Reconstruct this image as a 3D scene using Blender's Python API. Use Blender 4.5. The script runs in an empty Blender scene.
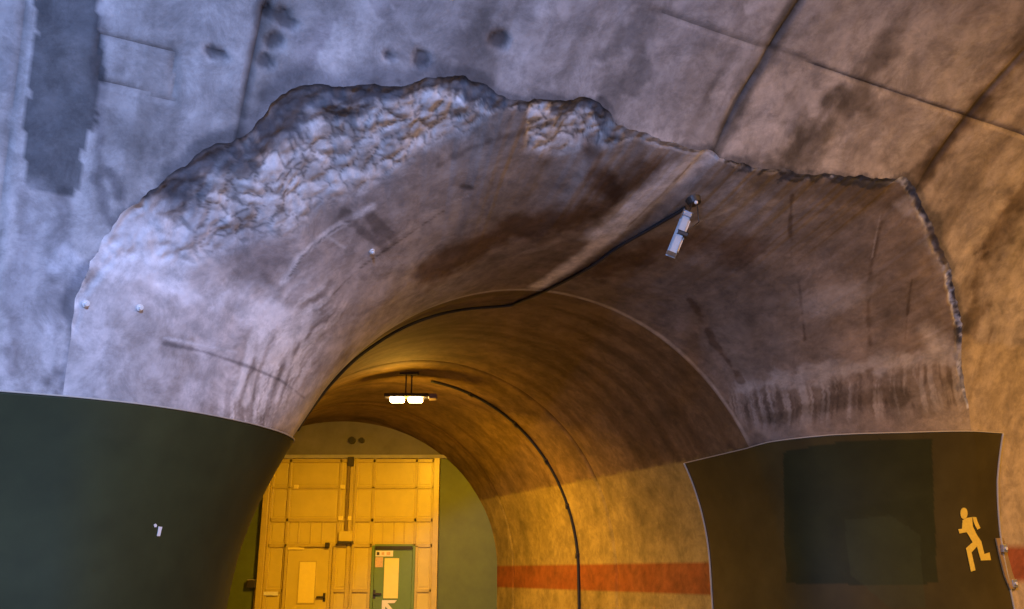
import bpy, bmesh, math, random
import numpy as np
from mathutils import Vector
from mathutils.bvhtree import BVHTree

random.seed(4)
rng = np.random.default_rng(7)
SC = bpy.context.scene
COL = SC.collection

# ------------------------------------------------------------------ camera, world, exposure
F_PX, HORIZON = 900.0, 572.7
PITCH = math.atan((HORIZON - 304.5) / F_PX)
EYE = np.array([0.0, 0.0, 1.6])
cam = bpy.data.cameras.new('camera')
cam.sensor_width = 36.0
cam.lens = F_PX / 1024.0 * 36.0
cam.clip_end = 300
cam_o = bpy.data.objects.new('camera', cam)
cam_o.location = EYE
cam_o.rotation_euler = (math.pi / 2 + PITCH, 0, 0)
COL.objects.link(cam_o)
SC.camera = cam_o

world = bpy.data.worlds.new('world')
world.use_nodes = True
world.node_tree.nodes['Background'].inputs[0].default_value = (0.35, 0.45, 0.8, 1)
world.node_tree.nodes['Background'].inputs[1].default_value = 0.02
SC.world = world
SC.view_settings.view_transform = 'Standard'
SC.view_settings.look = 'None'
SC.view_settings.gamma = 1.0
SC.view_settings.use_curve_mapping = False
SC.view_settings.exposure = 0.0

COOL = (0.31, 0.47, 1.0)          # cold white luminaires of the road tunnel
SODIUM = (1.0, 0.47, 0.012)        # sodium luminaires
WARM = (1.0, 0.52, 0.20)
P_COOL, P_SODIUM_ROAD, P_SODIUM_GALLERY = 1080.0, 520.0, 780.0

# ------------------------------------------------------------------ frames of the two tunnels
def ray(px):
    px = np.atleast_2d(np.array(px, float))
    x = (px[:, 0] - 512) / F_PX
    y = -(px[:, 1] - 304.5) / F_PX
    c, s = math.cos(PITCH), math.sin(PITCH)
    return np.stack([x, c - y * s, y * c + s], 1)

MY, MD, MR, MH = math.radians(62.53), 8.5, 5.961, 1.6
MA = np.array([math.sin(MY), math.cos(MY), 0.0])
MN = np.array([-math.cos(MY), math.sin(MY), 0.0])
def main_pt(s, w, off=0.0):
    """road tunnel: s along the axis, w arc length above the springing (negative: vertical wall)"""
    s = np.asarray(s, float); w = np.asarray(w, float)
    th = np.maximum(w, 0) / MR
    r = MR + off
    n = (MD - MR) + r * np.cos(th)
    z = MH + r * np.sin(th) + np.minimum(w, 0)
    return s[..., None] * MA + n[..., None] * MN + z[..., None] * np.array([0, 0, 1.0])
def main_normal(w):
    th = np.maximum(np.asarray(w, float), 0) / MR
    return -(np.cos(th)[..., None] * MN + np.sin(th)[..., None] * np.array([0, 0, 1.0]))
def main_hit(px):
    d = ray(px)
    o = EYE - (MN * (MD - MR) + np.array([0, 0, MH]))
    dn, dz, on, oz = d @ MN, d[:, 2], o @ MN, o[2]
    A = dn**2 + dz**2; B = 2 * (dn * on + dz * oz); C = on**2 + oz**2 - MR**2
    t = (-B + np.sqrt(np.maximum(B * B - 4 * A * C, 0))) / (2 * A)
    Q = o + d * t[:, None]
    low = Q[:, 2] < 0
    tw = (MR - on) / dn
    Q[low] = (o + d * tw[:, None])[low]
    w = np.where(Q[:, 2] < 0, Q[:, 2], MR * np.arctan2(Q[:, 2], Q @ MN))
    return np.stack([Q @ MA, w], 1)

GY, GR, GH = -0.4134, 3.645, 1.679
GO = np.array([-4.357, 23.0, 0.0])
GA = np.array([math.sin(GY), math.cos(GY), 0.0])
GN = np.array([math.cos(GY), -math.sin(GY), 0.0])
A_THROAT = -12.1
def gal_pt(a, n, z):
    a, n, z = (np.asarray(v, float) for v in (a, n, z))
    return GO + a[..., None] * GA + n[..., None] * GN + z[..., None] * np.array([0, 0, 1.0])
def gal_arc(a, phi, r=GR):
    phi = np.asarray(phi, float)
    return gal_pt(np.zeros_like(phi) + a, r * np.cos(phi), GH + r * np.sin(phi))

# ------------------------------------------------------------------ noise in numpy
def _h(i, j, k, seed):
    n = (i * 374761393 + j * 668265263 + k * 2147483647 + seed * 974711) & 0x7fffffff
    n = ((n ^ (n >> 13)) * 1274126177) & 0x7fffffff
    n = ((n ^ (n >> 15)) * 2246822519) & 0x7fffffff
    return ((n ^ (n >> 16)) & 0xffffff) / float(0xffffff)
def vnoise(P, seed=0):
    P = np.asarray(P, float); I = np.floor(P).astype(np.int64); f = P - I
    f = f * f * (3 - 2 * f)
    out = 0
    for dx in (0, 1):
        for dy in (0, 1):
            for dz in (0, 1):
                wgt = (f[:, 0] if dx else 1 - f[:, 0]) * (f[:, 1] if dy else 1 - f[:, 1]) * (f[:, 2] if dz else 1 - f[:, 2])
                out = out + wgt * _h(I[:, 0] + dx, I[:, 1] + dy, I[:, 2] + dz, seed)
    return out
def fbm(P, octaves=4, seed=0, gain=0.5):
    t, a, s = 0, 1.0, 0
    for o in range(octaves):
        t = t + a * vnoise(P * (2.03 ** o) + 17.3 * o, seed + o); s += a; a *= gain
    return t / s
def worley(P, seed=0):
    P = np.asarray(P, float); I = np.floor(P).astype(np.int64)
    d1 = np.full(len(P), 9.0); d2 = np.full(len(P), 9.0); idv = np.zeros(len(P))
    for dx in (-1, 0, 1):
        for dy in (-1, 0, 1):
            for dz in (-1, 0, 1):
                J = I + np.array([dx, dy, dz])
                c = np.stack([_h(J[:, 0], J[:, 1], J[:, 2], seed + q) for q in (1, 2, 3)], 1)
                d = np.linalg.norm(J + c - P, axis=1)
                new = d < d1
                d2 = np.where(new, d1, np.minimum(d2, d))
                idv = np.where(new, c[:, 0], idv)
                d1 = np.where(new, d, d1)
    return d1, d2, idv
def smooth(x, a, b):
    t = np.clip((x - a) / (b - a), 0, 1)
    return t * t * (3 - 2 * t)

# ------------------------------------------------------------------ materials
def mat(name, color, rough=0.6, metal=0.0, attr=None, noise=0.12, nscale=9.0, bump=0.0, bscale=40.0, emit=None, spec=0.5):
    m = bpy.data.materials.new(name); m.use_nodes = True
    nt = m.node_tree; b = nt.nodes['Principled BSDF']
    b.inputs['Roughness'].default_value = rough
    b.inputs['Metallic'].default_value = metal
    b.inputs['Specular IOR Level'].default_value = spec
    tc = nt.nodes.new('ShaderNodeTexCoord')
    nz = nt.nodes.new('ShaderNodeTexNoise'); nz.inputs['Scale'].default_value = nscale; nz.inputs['Detail'].default_value = 8
    nz.inputs['Roughness'].default_value = 0.65
    nt.links.new(tc.outputs['Object'], nz.inputs['Vector'])
    mr = nt.nodes.new('ShaderNodeMapRange')
    mr.inputs['From Min'].default_value = 0.25; mr.inputs['From Max'].default_value = 0.75
    mr.inputs['To Min'].default_value = 1 - noise; mr.inputs['To Max'].default_value = 1 + noise
    nt.links.new(nz.outputs['Fac'], mr.inputs['Value'])
    vm = nt.nodes.new('ShaderNodeVectorMath'); vm.operation = 'SCALE'
    if name == 'stained_concrete':        # second, finer layer of grain and dark speckle
        n3_ = nt.nodes.new('ShaderNodeTexNoise'); n3_.inputs['Scale'].default_value = 2.6; n3_.inputs['Detail'].default_value = 12
        n3_.inputs['Roughness'].default_value = 0.78; n3_.inputs['Distortion'].default_value = 0.4
        nt.links.new(tc.outputs['Object'], n3_.inputs['Vector'])
        m3_ = nt.nodes.new('ShaderNodeMapRange'); m3_.interpolation_type = 'SMOOTHSTEP'
        for k_, v_ in (('From Min', .36), ('From Max', .60), ('To Min', .74), ('To Max', 1.12)): m3_.inputs[k_].default_value = v_
        nt.links.new(n3_.outputs['Fac'], m3_.inputs['Value'])
        mm = nt.nodes.new('ShaderNodeMath'); mm.operation = 'MULTIPLY'
        nt.links.new(mr.outputs['Result'], mm.inputs[0]); nt.links.new(m3_.outputs['Result'], mm.inputs[1])
        mr = mm; mr_out = mm.outputs[0]
    else:
        mr_out = mr.outputs['Result']
    if attr:
        at = nt.nodes.new('ShaderNodeAttribute'); at.attribute_name = attr
        nt.links.new(at.outputs['Color'], vm.inputs[0])
    else:
        vm.inputs[0].default_value = color
    nt.links.new(mr_out, vm.inputs['Scale'])
    nt.links.new(vm.outputs['Vector'], b.inputs['Base Color'])
    if bump:
        n2 = nt.nodes.new('ShaderNodeTexNoise'); n2.inputs['Scale'].default_value = bscale; n2.inputs['Detail'].default_value = 6
        nt.links.new(tc.outputs['Object'], n2.inputs['Vector'])
        bp = nt.nodes.new('ShaderNodeBump'); bp.inputs['Strength'].default_value = bump; bp.inputs['Distance'].default_value = 0.02
        nt.links.new(n2.outputs['Fac'], bp.inputs['Height'])
        nt.links.new(bp.outputs['Normal'], b.inputs['Normal'])
    if emit:
        b.inputs['Emission Color'].default_value = (*emit[0], 1); b.inputs['Emission Strength'].default_value = emit[1]
    return m

M = dict(
    concrete=mat('stained_concrete', (.4, .4, .4), 0.82, attr='stain', noise=0.26, nscale=6.5, bump=0.22, bscale=22, spec=0.3),
    plain=mat('plain_concrete', (.36, .35, .33), 0.85, noise=0.2, nscale=2.5, bump=0.3),
    road=mat('worn_concrete_road', (.17, .165, .155), 0.8, noise=0.3, nscale=60, bump=0.4, bscale=120),
    green=mat('green_wall_paint', (.03, .05, .03), 0.6, attr='stain', noise=0.2, nscale=2.2, bump=0.08, bscale=8, spec=0.2),
    rim=mat('pale_sheet_edge', (.42, .38, .30), 0.6),
    yellow=mat('yellow_marking_paint', (.78, .56, .07), 0.5, noise=0.12, nscale=30),
    white=mat('white_paint', (.75, .74, .70), 0.5, noise=0.05),
    gate=mat('cream_gate_paint', (.60, .50, .12), 0.32, noise=0.1, nscale=2.2, bump=0.05, bscale=3),
    gateframe=mat('cream_gate_steel', (.50, .40, .10), 0.35, noise=0.12, nscale=5),
    pane=mat('pale_door_panel', (.85, .72, .20), 0.35, noise=0.05),
    doorgreen=mat('green_door_paint', (.13, .22, .04), 0.4, noise=0.08),
    black=mat('black_rubber', (.012, .012, .013), 0.55, noise=0.1),
    dark=mat('dark_metal', (.03, .026, .022), 0.5, noise=0.2),
    steel=mat('galvanised_steel', (.42, .43, .45), 0.4, metal=0.6, noise=0.15, nscale=30),
    grey=mat('grey_plastic', (.42, .46, .48), 0.45, noise=0.08),
    notice=mat('notice_print', (.62, .42, .26), 0.6, noise=0.3, nscale=40),
    clear=mat('hazy_plastic', (.34, .24, .13), 0.3, noise=0.1),
    lens=mat('sodium_lens', (1, .8, .4), 0.3, emit=((1.0, 0.62, 0.22), 60.0)),
    coollens=mat('cool_lens', (1, 1, 1), 0.3, emit=((.6, .72, 1.0), 8.0)),
    violet=mat('violet_end_cap', (.20, .16, .22), 0.4),
)

# ------------------------------------------------------------------ object helpers
def link(o, parent=None, **props):
    COL.objects.link(o)
    if parent is not None: o.parent = parent
    for k, v in props.items(): o[k] = v
    return o
def mesh_obj(name, V, Fc, m, parent=None, col=None, smooth_sh=True, origin=None, **props):
    V = np.asarray(V, np.float32).reshape(-1, 3)
    if origin is not None: V = V - np.asarray(origin, np.float32)
    me = bpy.data.meshes.new(name)
    if isinstance(Fc, np.ndarray) and Fc.ndim == 2 and Fc.shape[1] == 4:
        nf = len(Fc)
        me.vertices.add(len(V)); me.vertices.foreach_set('co', V.ravel())
        me.loops.add(nf * 4); me.loops.foreach_set('vertex_index', Fc.astype(np.int32).ravel())
        me.polygons.add(nf); me.polygons.foreach_set('loop_start', np.arange(0, nf * 4, 4, dtype=np.int32))
        me.update(calc_edges=True); me.validate()
    else:
        me.from_pydata(V.tolist(), [], [list(map(int, q)) for q in Fc]); me.update()
    if col is not None:
        at = me.color_attributes.new('stain', 'FLOAT_COLOR', 'POINT')
        c4 = np.ones((len(V), 4), np.float32); c4[:, :3] = np.clip(col, 0.004, 0.95)
        at.data.foreach_set('color', c4.ravel())
    if smooth_sh: me.polygons.foreach_set('use_smooth', np.ones(len(me.polygons), bool))
    me.materials.append(m)
    o = bpy.data.objects.new(name, me)
    if origin is not None: o.location = Vector(origin)
    return link(o, parent, **props)
def empty(name, loc=(0, 0, 0), **props):
    o = bpy.data.objects.new(name, None); o.empty_display_size = 0.1
    o.location = Vector(loc)
    return link(o, None, **props)
def bm_obj(name, bm, m, parent=None, smooth_sh=False, **props):
    bmesh.ops.recalc_face_normals(bm, faces=bm.faces)
    me = bpy.data.meshes.new(name); bm.to_mesh(me); bm.free()
    if smooth_sh: me.polygons.foreach_set('use_smooth', np.ones(len(me.polygons), bool))
    me.materials.append(m)
    o = bpy.data.objects.new(name, me)
    return link(o, parent, **props)
def add_box(bm, c, sz, R=None, bevel=0.0):
    vs = bmesh.ops.create_cube(bm, size=1.0)['verts']
    for v in vs:
        p = Vector((v.co.x * sz[0], v.co.y * sz[1], v.co.z * sz[2]))
        if R is not None: p = R @ p
        v.co = p + Vector(c)
    if bevel:
        es = {e for v in vs for e in v.link_edges}
        bmesh.ops.bevel(bm, geom=list(es), offset=bevel, segments=2, affect='EDGES', profile=0.5)
def box_obj(name, c, sz, m, parent=None, R=None, bevel=0.0, **props):
    bm = bmesh.new(); add_box(bm, c, sz, R, bevel)
    return bm_obj(name, bm, m, parent, **props)
def tube(P, r, n=8):
    """closed tube along a polyline"""
    P = np.asarray(P, float); T = np.gradient(P, axis=0); T /= np.linalg.norm(T, axis=1)[:, None]
    ref = np.array([0.31, -0.2, 0.93]); V = []; prev = None
    for p, t in zip(P, T):
        u = (prev if prev is not None else ref); u = u - t * (u @ t); u /= np.linalg.norm(u); prev = u
        v = np.cross(t, u)
        for k in range(n):
            a = 2 * math.pi * k / n
            V.append(p + r * (math.cos(a) * u + math.sin(a) * v))
    Fc = []
    for i in range(len(P) - 1):
        for k in range(n):
            Fc.append((i * n + k, i * n + (k + 1) % n, (i + 1) * n + (k + 1) % n, (i + 1) * n + k))
    Fc.append(tuple(range(n - 1, -1, -1))); Fc.append(tuple((len(P) - 1) * n + k for k in range(n)))
    return np.array(V), Fc
def disc_bm(bm, c, axis, r, h, seg=16, r2=None):
    q = Vector((0, 0, 1)).rotation_difference(Vector(axis)).to_matrix()
    res = bmesh.ops.create_cone(bm, cap_ends=True, segments=seg, radius1=r, radius2=r if r2 is None else r2, depth=h)
    for v in res['verts']: v.co = q @ v.co + Vector(c)
def grid_faces(nr, nc, flip=False):
    i = np.arange(nr * nc).reshape(nr, nc)
    Fc = np.stack([i[:-1, :-1], i[:-1, 1:], i[1:, 1:], i[1:, :-1]], -1).reshape(-1, 4)
    return Fc[:, ::-1] if flip else Fc
def resample(P, n):
    P = np.asarray(P, float); d = np.r_[0, np.cumsum(np.linalg.norm(np.diff(P, axis=0), axis=1))]
    t = np.linspace(0, d[-1], n)
    return np.stack([np.interp(t, d, P[:, k]) for k in range(P.shape[1])], 1)
def catmull(P, sub=8):
    P = np.asarray(P, float); Q = np.vstack([2 * P[0] - P[1], P, 2 * P[-1] - P[-2]]); out = []
    for i in range(1, len(Q) - 2):
        for t in np.linspace(0, 1, sub, endpoint=False):
            a, b, c, d = Q[i - 1], Q[i], Q[i + 1], Q[i + 2]
            out.append(0.5 * (2 * b + (c - a) * t + (2 * a - 5 * b + 4 * c - d) * t * t + (3 * b - a - 3 * c + d) * t**3))
    out.append(Q[-2]); return np.array(out)

# ------------------------------------------------------------------ outline of the side gallery's mouth on the road tunnel lining
EDGE_PX = [(30, 800), (38, 700), (45, 609), (52, 500), (62, 400), (76, 300), (98, 236),
           (125, 209), (150, 191), (180, 166), (205, 151), (232, 143), (250, 133), (265, 118), (280, 98), (300, 84), (330, 88),
           (360, 85), (400, 83), (440, 77), (465, 73), (485, 80), (500, 92), (515, 101), (535, 100), (560, 98), (590, 100),
           (608, 108), (620, 122), (650, 136), (690, 149), (712, 153), (740, 161), (775, 169), (800, 175), (830, 172),
           (860, 176), (890, 180), (905, 178), (917, 186), (922, 200), (935, 235), (950, 265), (957, 300), (962, 335),
           (967, 400), (973, 440), (980, 500), (987, 560), (994, 620), (1004, 740)]
edge_sw = main_hit(EDGE_PX)
edge_sw[0, 1] = edge_sw[-1, 1] = -MH
NU = 900
edge = resample(edge_sw, NU)
# raggedness of the broken upper edge
edge_len = np.r_[0, np.cumsum(np.linalg.norm(np.diff(edge, axis=0), axis=1))]
tan = np.gradient(edge, axis=0); tan /= np.linalg.norm(tan, axis=1)[:, None]
nrm2 = np.stack([-tan[:, 1], tan[:, 0]], 1)
lowp = edge[:, 1] < 2.3
ek = np.where(lowp, 0, 1.0); ek = np.convolve(np.pad(ek, 20, 'edge'), np.ones(41) / 41, 'valid')
rag = fbm(np.stack([edge_len * 3.2, edge_len * 0, edge_len * 0 + 3], 1), 4, 5, 0.7) - 0.5
edge = edge + nrm2 * (rag * 0.16 * ek)[:, None]
edge[:, 1] = np.maximum(edge[:, 1], -MH)

# ------------------------------------------------------------------ flared mouth: loft from the outline to the throat of the gallery
E3 = main_pt(edge[:, 0], edge[:, 1])
rel = E3 - GO
en, ez = rel @ GN, rel[:, 2]
phi = np.arctan2(ez - GH, en)
T3 = np.where((ez < GH)[:, None], gal_pt(np.full(NU, A_THROAT), np.sign(en) * GR, ez), gal_arc(A_THROAT, np.clip(phi, 0, math.pi)))
k = 31
def sm(X, k=31):
    Xp = np.pad(X, ((k // 2, k // 2), (0, 0)), 'edge')
    return np.stack([np.convolve(Xp[:, c], np.ones(k) / k, 'valid') for c in range(X.shape[1])], 1)
ang = np.where(ez < GH, np.where(en < 0, math.pi * GR + (GH - ez), -(GH - ez)), phi * GR)   # section length coordinate
ang[0] = math.pi * GR + GH; ang[-1] = -GH
ang = np.minimum.accumulate(ang)
ang_s = sm(ang[:, None], 65)[:, 0]; ang_s[:32] = ang[:32]; ang_s[-32:] = ang[-32:]
def lean(n, z):
    return n - np.where(n < 0, .36 * (1 - smooth(z, .9, 3.5)), 0)
def sect(a, q):
    q = np.asarray(q, float); ph = np.clip(q / GR, 0, math.pi)
    n = GR * np.cos(ph); z = GH + GR * np.sin(ph)
    z = np.where(q < 0, GH + q, np.where(q > math.pi * GR, GH - (q - math.pi * GR), z))
    n = lean(n, z)
    return gal_pt(np.zeros_like(q) + a, n, z)
T3 = sect(A_THROAT, ang_s)
# start tangents: along the lining, perpendicular to the outline, towards the opening
es = sm(E3, 97); te = np.gradient(es, axis=0); te /= np.linalg.norm(te, axis=1)[:, None]
nm_ = main_normal(edge[:, 1])
t0 = np.cross(nm_, te); t0 /= np.linalg.norm(t0, axis=1)[:, None]
ctr = T3.mean(0)
t0 *= np.sign(np.sum(t0 * (ctr - E3), 1))[:, None]
chord = T3 - E3; cl = np.linalg.norm(chord, axis=1)[:, None]
crease = sm(np.where(lowp, 0, 1.0)[:, None], 97)                # 1 along the broken edge, 0 where the wall rounds smoothly into the gallery
t0 = t0 * (1 - crease * 0.75) + (chord / cl) * crease * 0.75
t0 /= np.linalg.norm(t0, axis=1)[:, None]
NV = 170
vv = np.r_[0, .004, .009, np.linspace(.016, 1, NV - 3)]
K0, K1 = 0.95, 1.0
h00 = 2 * vv**3 - 3 * vv**2 + 1; h10 = vv**3 - 2 * vv**2 + vv; h01 = -2 * vv**3 + 3 * vv**2; h11 = vv**3 - vv**2
FL = (h00[None, :, None] * E3[:, None] + h10[None, :, None] * (t0 * cl * K0)[:, None]
      + h01[None, :, None] * T3[:, None] + h11[None, :, None] * (np.tile(GA, (NU, 1)) * cl * K1)[:, None])
fn = np.cross(np.gradient(FL, axis=0), np.gradient(FL, axis=1)); fn /= np.linalg.norm(fn, axis=2)[..., None] + 1e-9
mid = gal_pt(np.array(A_THROAT - 2.0), np.array(0.0), np.array(2.0))
fn *= np.sign(np.sum(fn * (mid - FL), 2))[..., None]
# rough broken band below the edge: recessed from the lining, lumpy
Fflat = FL.reshape(-1, 3)
uu = np.repeat(np.linspace(0, 1, NU), NV); vf = np.tile(vv, NU)
dist_e = np.repeat(cl[:, 0], NV) * vf                             # metres from the edge
px_u = np.interp(np.arange(NU), np.arange(NU), np.arange(NU))
epx = np.array(EDGE_PX, float)
edge_x = np.interp(np.linspace(0, 1, NU), np.r_[0, np.cumsum(np.linalg.norm(np.diff(edge_sw, axis=0), axis=1))] / np.linalg.norm(np.diff(edge_sw, axis=0), axis=1).sum(), epx[:, 0])
band_w = np.interp(edge_x, [0, 90, 130, 190, 290, 360, 420, 480, 505, 530, 545, 590, 612, 640, 700, 760, 880, 915, 960, 975], [0, .2, .9, 1.15, 1.45, 1.3, 1.0, .75, .12, .10, .75, .9, .5, .12, .05, .05, .08, .10, .10, 0]) * ek
bw = np.repeat(band_w, NV)
lipk = np.interp(edge_x, [0, 95, 125, 490, 505, 535, 545, 610, 622, 700, 810, 830, 910, 930, 962, 970], [0, .15, 1, 1, .3, .3, 1, 1, .15, .05, .05, .4, .5, .35, .2, 0]).repeat(NV) * ek.repeat(NV)
rough = np.clip(1 - smooth(dist_e, bw * 0.72, bw + 0.02), 0, 1) * (bw > 0.02)
w1, w2, wid = worley(Fflat * 5.6 + (np.stack([fbm(Fflat * 4, 3, q) for q in (11, 12, 13)], 1) - .5) * 1.6, 3)
lumps = (w2 - w1)
disp = rough * (-0.008 + 0.035 * (np.clip(lumps, 0, .5) - 0.25) + 0.09 * (fbm(Fflat * 4.5, 5, 9, .6) - 0.5))
lip = lipk * (1 - smooth(dist_e, 0.03, 0.16)) * (.06 * (fbm(Fflat * 7, 4, 19) - .5) - .002)
wav = (fbm(Fflat * 1.4, 3, 21) - 0.5) * 0.05 * smooth(vf, 0, .1) * (1 - smooth(vf, .9, 1))
FLd = Fflat + fn.reshape(-1, 3) * ((disp + lip) * smooth(dist_e, 0, .07) + wav)[:, None]
FG = FLd.reshape(NU, NV, 3)

# ------------------------------------------------------------------ road tunnel lining (side of the gallery), with the mouth cut out
S_ = np.r_[np.linspace(-22, -2.6, 50)[:-1], np.arange(-2.6, 12.6, 0.033), np.linspace(12.6, 40, 70)]
W_ = np.r_[np.linspace(-MH, 0.6, 24)[:-1], np.arange(0.6, 7.6, 0.033), np.linspace(7.62, MR * math.pi / 2, 14)]
ns_, nw_ = len(S_), len(W_)
SS, WW = np.meshgrid(S_, W_)
sw = np.stack([SS.ravel(), WW.ravel()], 1)
def in_poly(P, poly):
    x, y = P[:, 0], P[:, 1]; ins = np.zeros(len(P), bool)
    a = poly; b = np.roll(poly, -1, 0)
    for (x0, y0), (x1, y1) in zip(a, b):
        if y0 == y1: continue
        c = ((y0 > y) != (y1 > y)) & (x < (x1 - x0) * (y - y0) / (y1 - y0) + x0)
        ins ^= c
    return ins
poly = np.vstack([[edge[0, 0], -MH - 1], edge, [edge[-1, 0], -MH - 1]])
MF = grid_faces(nw_, ns_)
fc = sw[MF].mean(1)
near = (fc[:, 0] > edge[:, 0].min() - .5) & (fc[:, 0] < edge[:, 0].max() + .5)
ins = np.zeros(len(fc), bool); ins[near] = in_poly(fc[near], poly)
keep = ~ins
used_k = np.zeros(len(sw), bool); used_k[MF[keep].ravel()] = True
used_d = np.zeros(len(sw), bool); used_d[MF[ins].ravel()] = True
bnd = np.where(used_k & used_d)[0]
dense = resample(edge, 4000)
for i in bnd:
    j = np.argmin(((dense - sw[i])**2).sum(1)); sw[i] = dense[j]
MF = MF[keep]
P0 = main_pt(sw[:, 0], sw[:, 1])
MNRM = main_normal(sw[:, 1])
is_b = np.zeros(len(sw), bool); is_b[bnd] = True

# joints of the lining
RING = [-20.4, -15.6, -10.9, -6.0, -0.55, 1.13, 5.88, 8.87, 13.6, 18.4, 23.2, 28.0, 33.0]
W_GEN = math.radians(56.9) * MR
wob = (fbm(np.stack([sw[:, 1] * 1.7, sw[:, 0] * 0.3, sw[:, 0] * 0], 1), 3, 2) - .5) * 0.10
gro = np.zeros(len(sw)); 
for r in RING[4:8]:
    gro = np.maximum(gro, np.exp(-(((sw[:, 0] - r) + wob) / 0.026)**2) * (0.55 if r < 0 else 1.0))
gd = np.abs(sw[:, 1] - W_GEN + (fbm(sw @ np.array([[1.3, 0, 0], [0, .2, 0]]), 2, 8) - .5) * 0.06)
gro_g = np.exp(-(gd / 0.02)**2) * smooth(sw[:, 0], 4.4, 4.6)
W_LOW = 19.0 / 57.3 * MR
PATCH = main_hit([(99, 34), (174, 53), (174, 101), (99, 80)])
def seg_dist(P, A, B):
    A = np.asarray(A, float); B = np.asarray(B, float); d = B - A
    t = np.clip(((P - A) @ d) / (d @ d + 1e-12), 0, 1)
    return np.linalg.norm(P - A - t[:, None] * d, axis=1)
def line_dist(P, L):
    d = np.full(len(P), 1e9)
    for a, b in zip(L[:-1], L[1:]): d = np.minimum(d, seg_dist(P, a, b))
    return d
pd_ = line_dist(sw, np.vstack([PATCH, PATCH[:1]]))
gro_p = np.exp(-(pd_ / 0.02)**2)
low_line = main_hit([(60, 327), (79, 330), (120, 337)])
gro_l = np.exp(-(line_dist(sw, low_line) / 0.018)**2)
allg = np.clip(gro + gro_g + 0.6 * gro_p + 0.7 * gro_l, 0, 1)
mdisp = -0.028 * allg + (fbm(P0 * 0.9, 3, 31) - .5) * 0.05 + (fbm(P0 * 5, 3, 32) - .5) * 0.012
dle = resample(edge, 500)
dedge = np.full(len(sw), 9.0); ii_ = np.where((sw[:, 0] > edge[:, 0].min() - 1) & (sw[:, 0] < edge[:, 0].max() + 1))[0]
for q_ in dle: dedge[ii_] = np.minimum(dedge[ii_], np.hypot(sw[ii_, 0] - q_[0], sw[ii_, 1] - q_[1]))
mdisp *= smooth(dedge, 0.0, 0.45)
# shallow pits broken out of the surface
PITS = [((270, 15), .07), ((283, 18), .09), ((293, 24), .06), ((273, 40), .075), ((265, 61), .075), ((501, 39), .10), ((420, 60), .09), ((211, 51), .05), ((222, 54), .04), ((388, 57), .05)]
pit = np.zeros(len(sw))
for (c, r) in PITS:
    d = np.linalg.norm((sw - main_hit([c])[0]), axis=1) + (fbm(P0[:, :] * 9, 2, 3) - .5) * 0.08
    pit = np.maximum(pit, 1 - smooth(d, r * .7, r * 1.1))
mdisp -= 0.03 * pit
mdisp[is_b] = 0.0
MP = P0 + MNRM * mdisp[:, None]

# ------------------------------------------------------------------ stain colours of the lining
def mix(C, col, f):
    return C * (1 - f[:, None]) + np.asarray(col) * f[:, None]
def mul(C, k_, f):
    return C * (1 - f[:, None] * (1 - np.asarray(k_)))
base = np.array([.36, .345, .335])
n1 = fbm(P0 * 0.55, 5, 41); n2 = fbm(P0 * 2.6, 4, 42); n3 = fbm(P0 * 9, 3, 43)
C = base * (0.12 + 0.65 * n1 + 0.75 * n2 + 0.35 * n3)[:, None]
# long run-off marks down the curve of the vault
streak = fbm(np.stack([sw[:, 0] * 3.2, sw[:, 1] * 0.25, sw[:, 0] * 0], 1), 5, 51)
C = mul(C, [.66, .64, .62], smooth(streak, .50, .72))
C = mix(C, [.55, .54, .53], 0.5 * smooth(1 - streak, .52, .75) * smooth(n2, .4, .6))
# light wash of lime low on the wall, tinted warm for lamp light
C = mix(C, [.54, .485, .46], 0.45 * (1 - smooth(sw[:, 1], 1.2, 3.6)) * smooth(n2, .25, .6))
C = mul(C, [1.12, .98, .82], smooth(sw[:, 0], 4.5, 9.0))  # sodium light towards the far end tinted into the concrete
def reg(px, soft=0.12, nz=0.25):
    L = main_hit(px); i_ = in_poly(sw + (np.stack([n2, n3], 1) - .5) * nz, L)
    return i_.astype(float)
C = mul(C, [.27, .29, .31], reg([(36, -40), (100, -40), (98, 60), (95, 110), (80, 170), (70, 196), (26, 190), (28, 110), (34, 40)]) * (0.6 + .7 * n2).clip(0, 1))
C = mul(C, [.70, .72, .74], reg([(-40, -30), (26, -30), (18, 90), (-40, 90)]) * smooth(n2, .3, .6))
C = mul(C, [.80, .79, .78], reg([(20, 190), (62, 190), (55, 300), (50, 390), (14, 390), (18, 300)], nz=.4))
C = mul(C, [.72, .70, .72], reg([(255, -10), (345, -10), (330, 60), (300, 80), (268, 60)], nz=.5) * smooth(n2, .35, .6))
C = mul(C, [.74, .73, .74], reg([(375, 0), (440, 0), (500, 40), (470, 66), (390, 66)], nz=.6) * smooth(n2, .3, .55))
C = mul(C, [.72, .71, .70], reg([(640, -20), (770, -20), (700, 140), (600, 100)], nz=.6) * smooth(n2, .42, .6))
C = mul(C, [.80, .79, .78], gro_p * 1.0)
def sline(px, width, k_, soft=1.0, nz=.12, f=1.0):
    global C
    L = main_hit(px); d = line_dist(sw, L) + (n2 - .5) * nz + (n3 - .5) * nz * .5
    C = mul(C, k_, f * (1 - smooth(d, width * (1 - .8 * soft), width * 1.2)))
def lline(px, width, col, f=.7, nz=.12):
    global C
    L = main_hit(px); d = line_dist(sw, L) + (n2 - .5) * nz + (n3 - .5) * nz * .5
    C = mix(C, col, f * (1 - smooth(d, width * .2, width * 1.2)))
C = mix(C, [.50, .45, .40], .65 * reg([(735, 100), (790, 45), (870, 75), (820, 110), (790, 160), (735, 150)], nz=.6) * smooth(n2 + .4 * (n3 - .5), .35, .6))
C = mix(C, [.46, .41, .36], .55 * reg([(870, 100), (950, 112), (905, 172), (830, 168)], nz=.6) * smooth(n2 + .4 * (n3 - .5), .35, .6))
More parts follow.
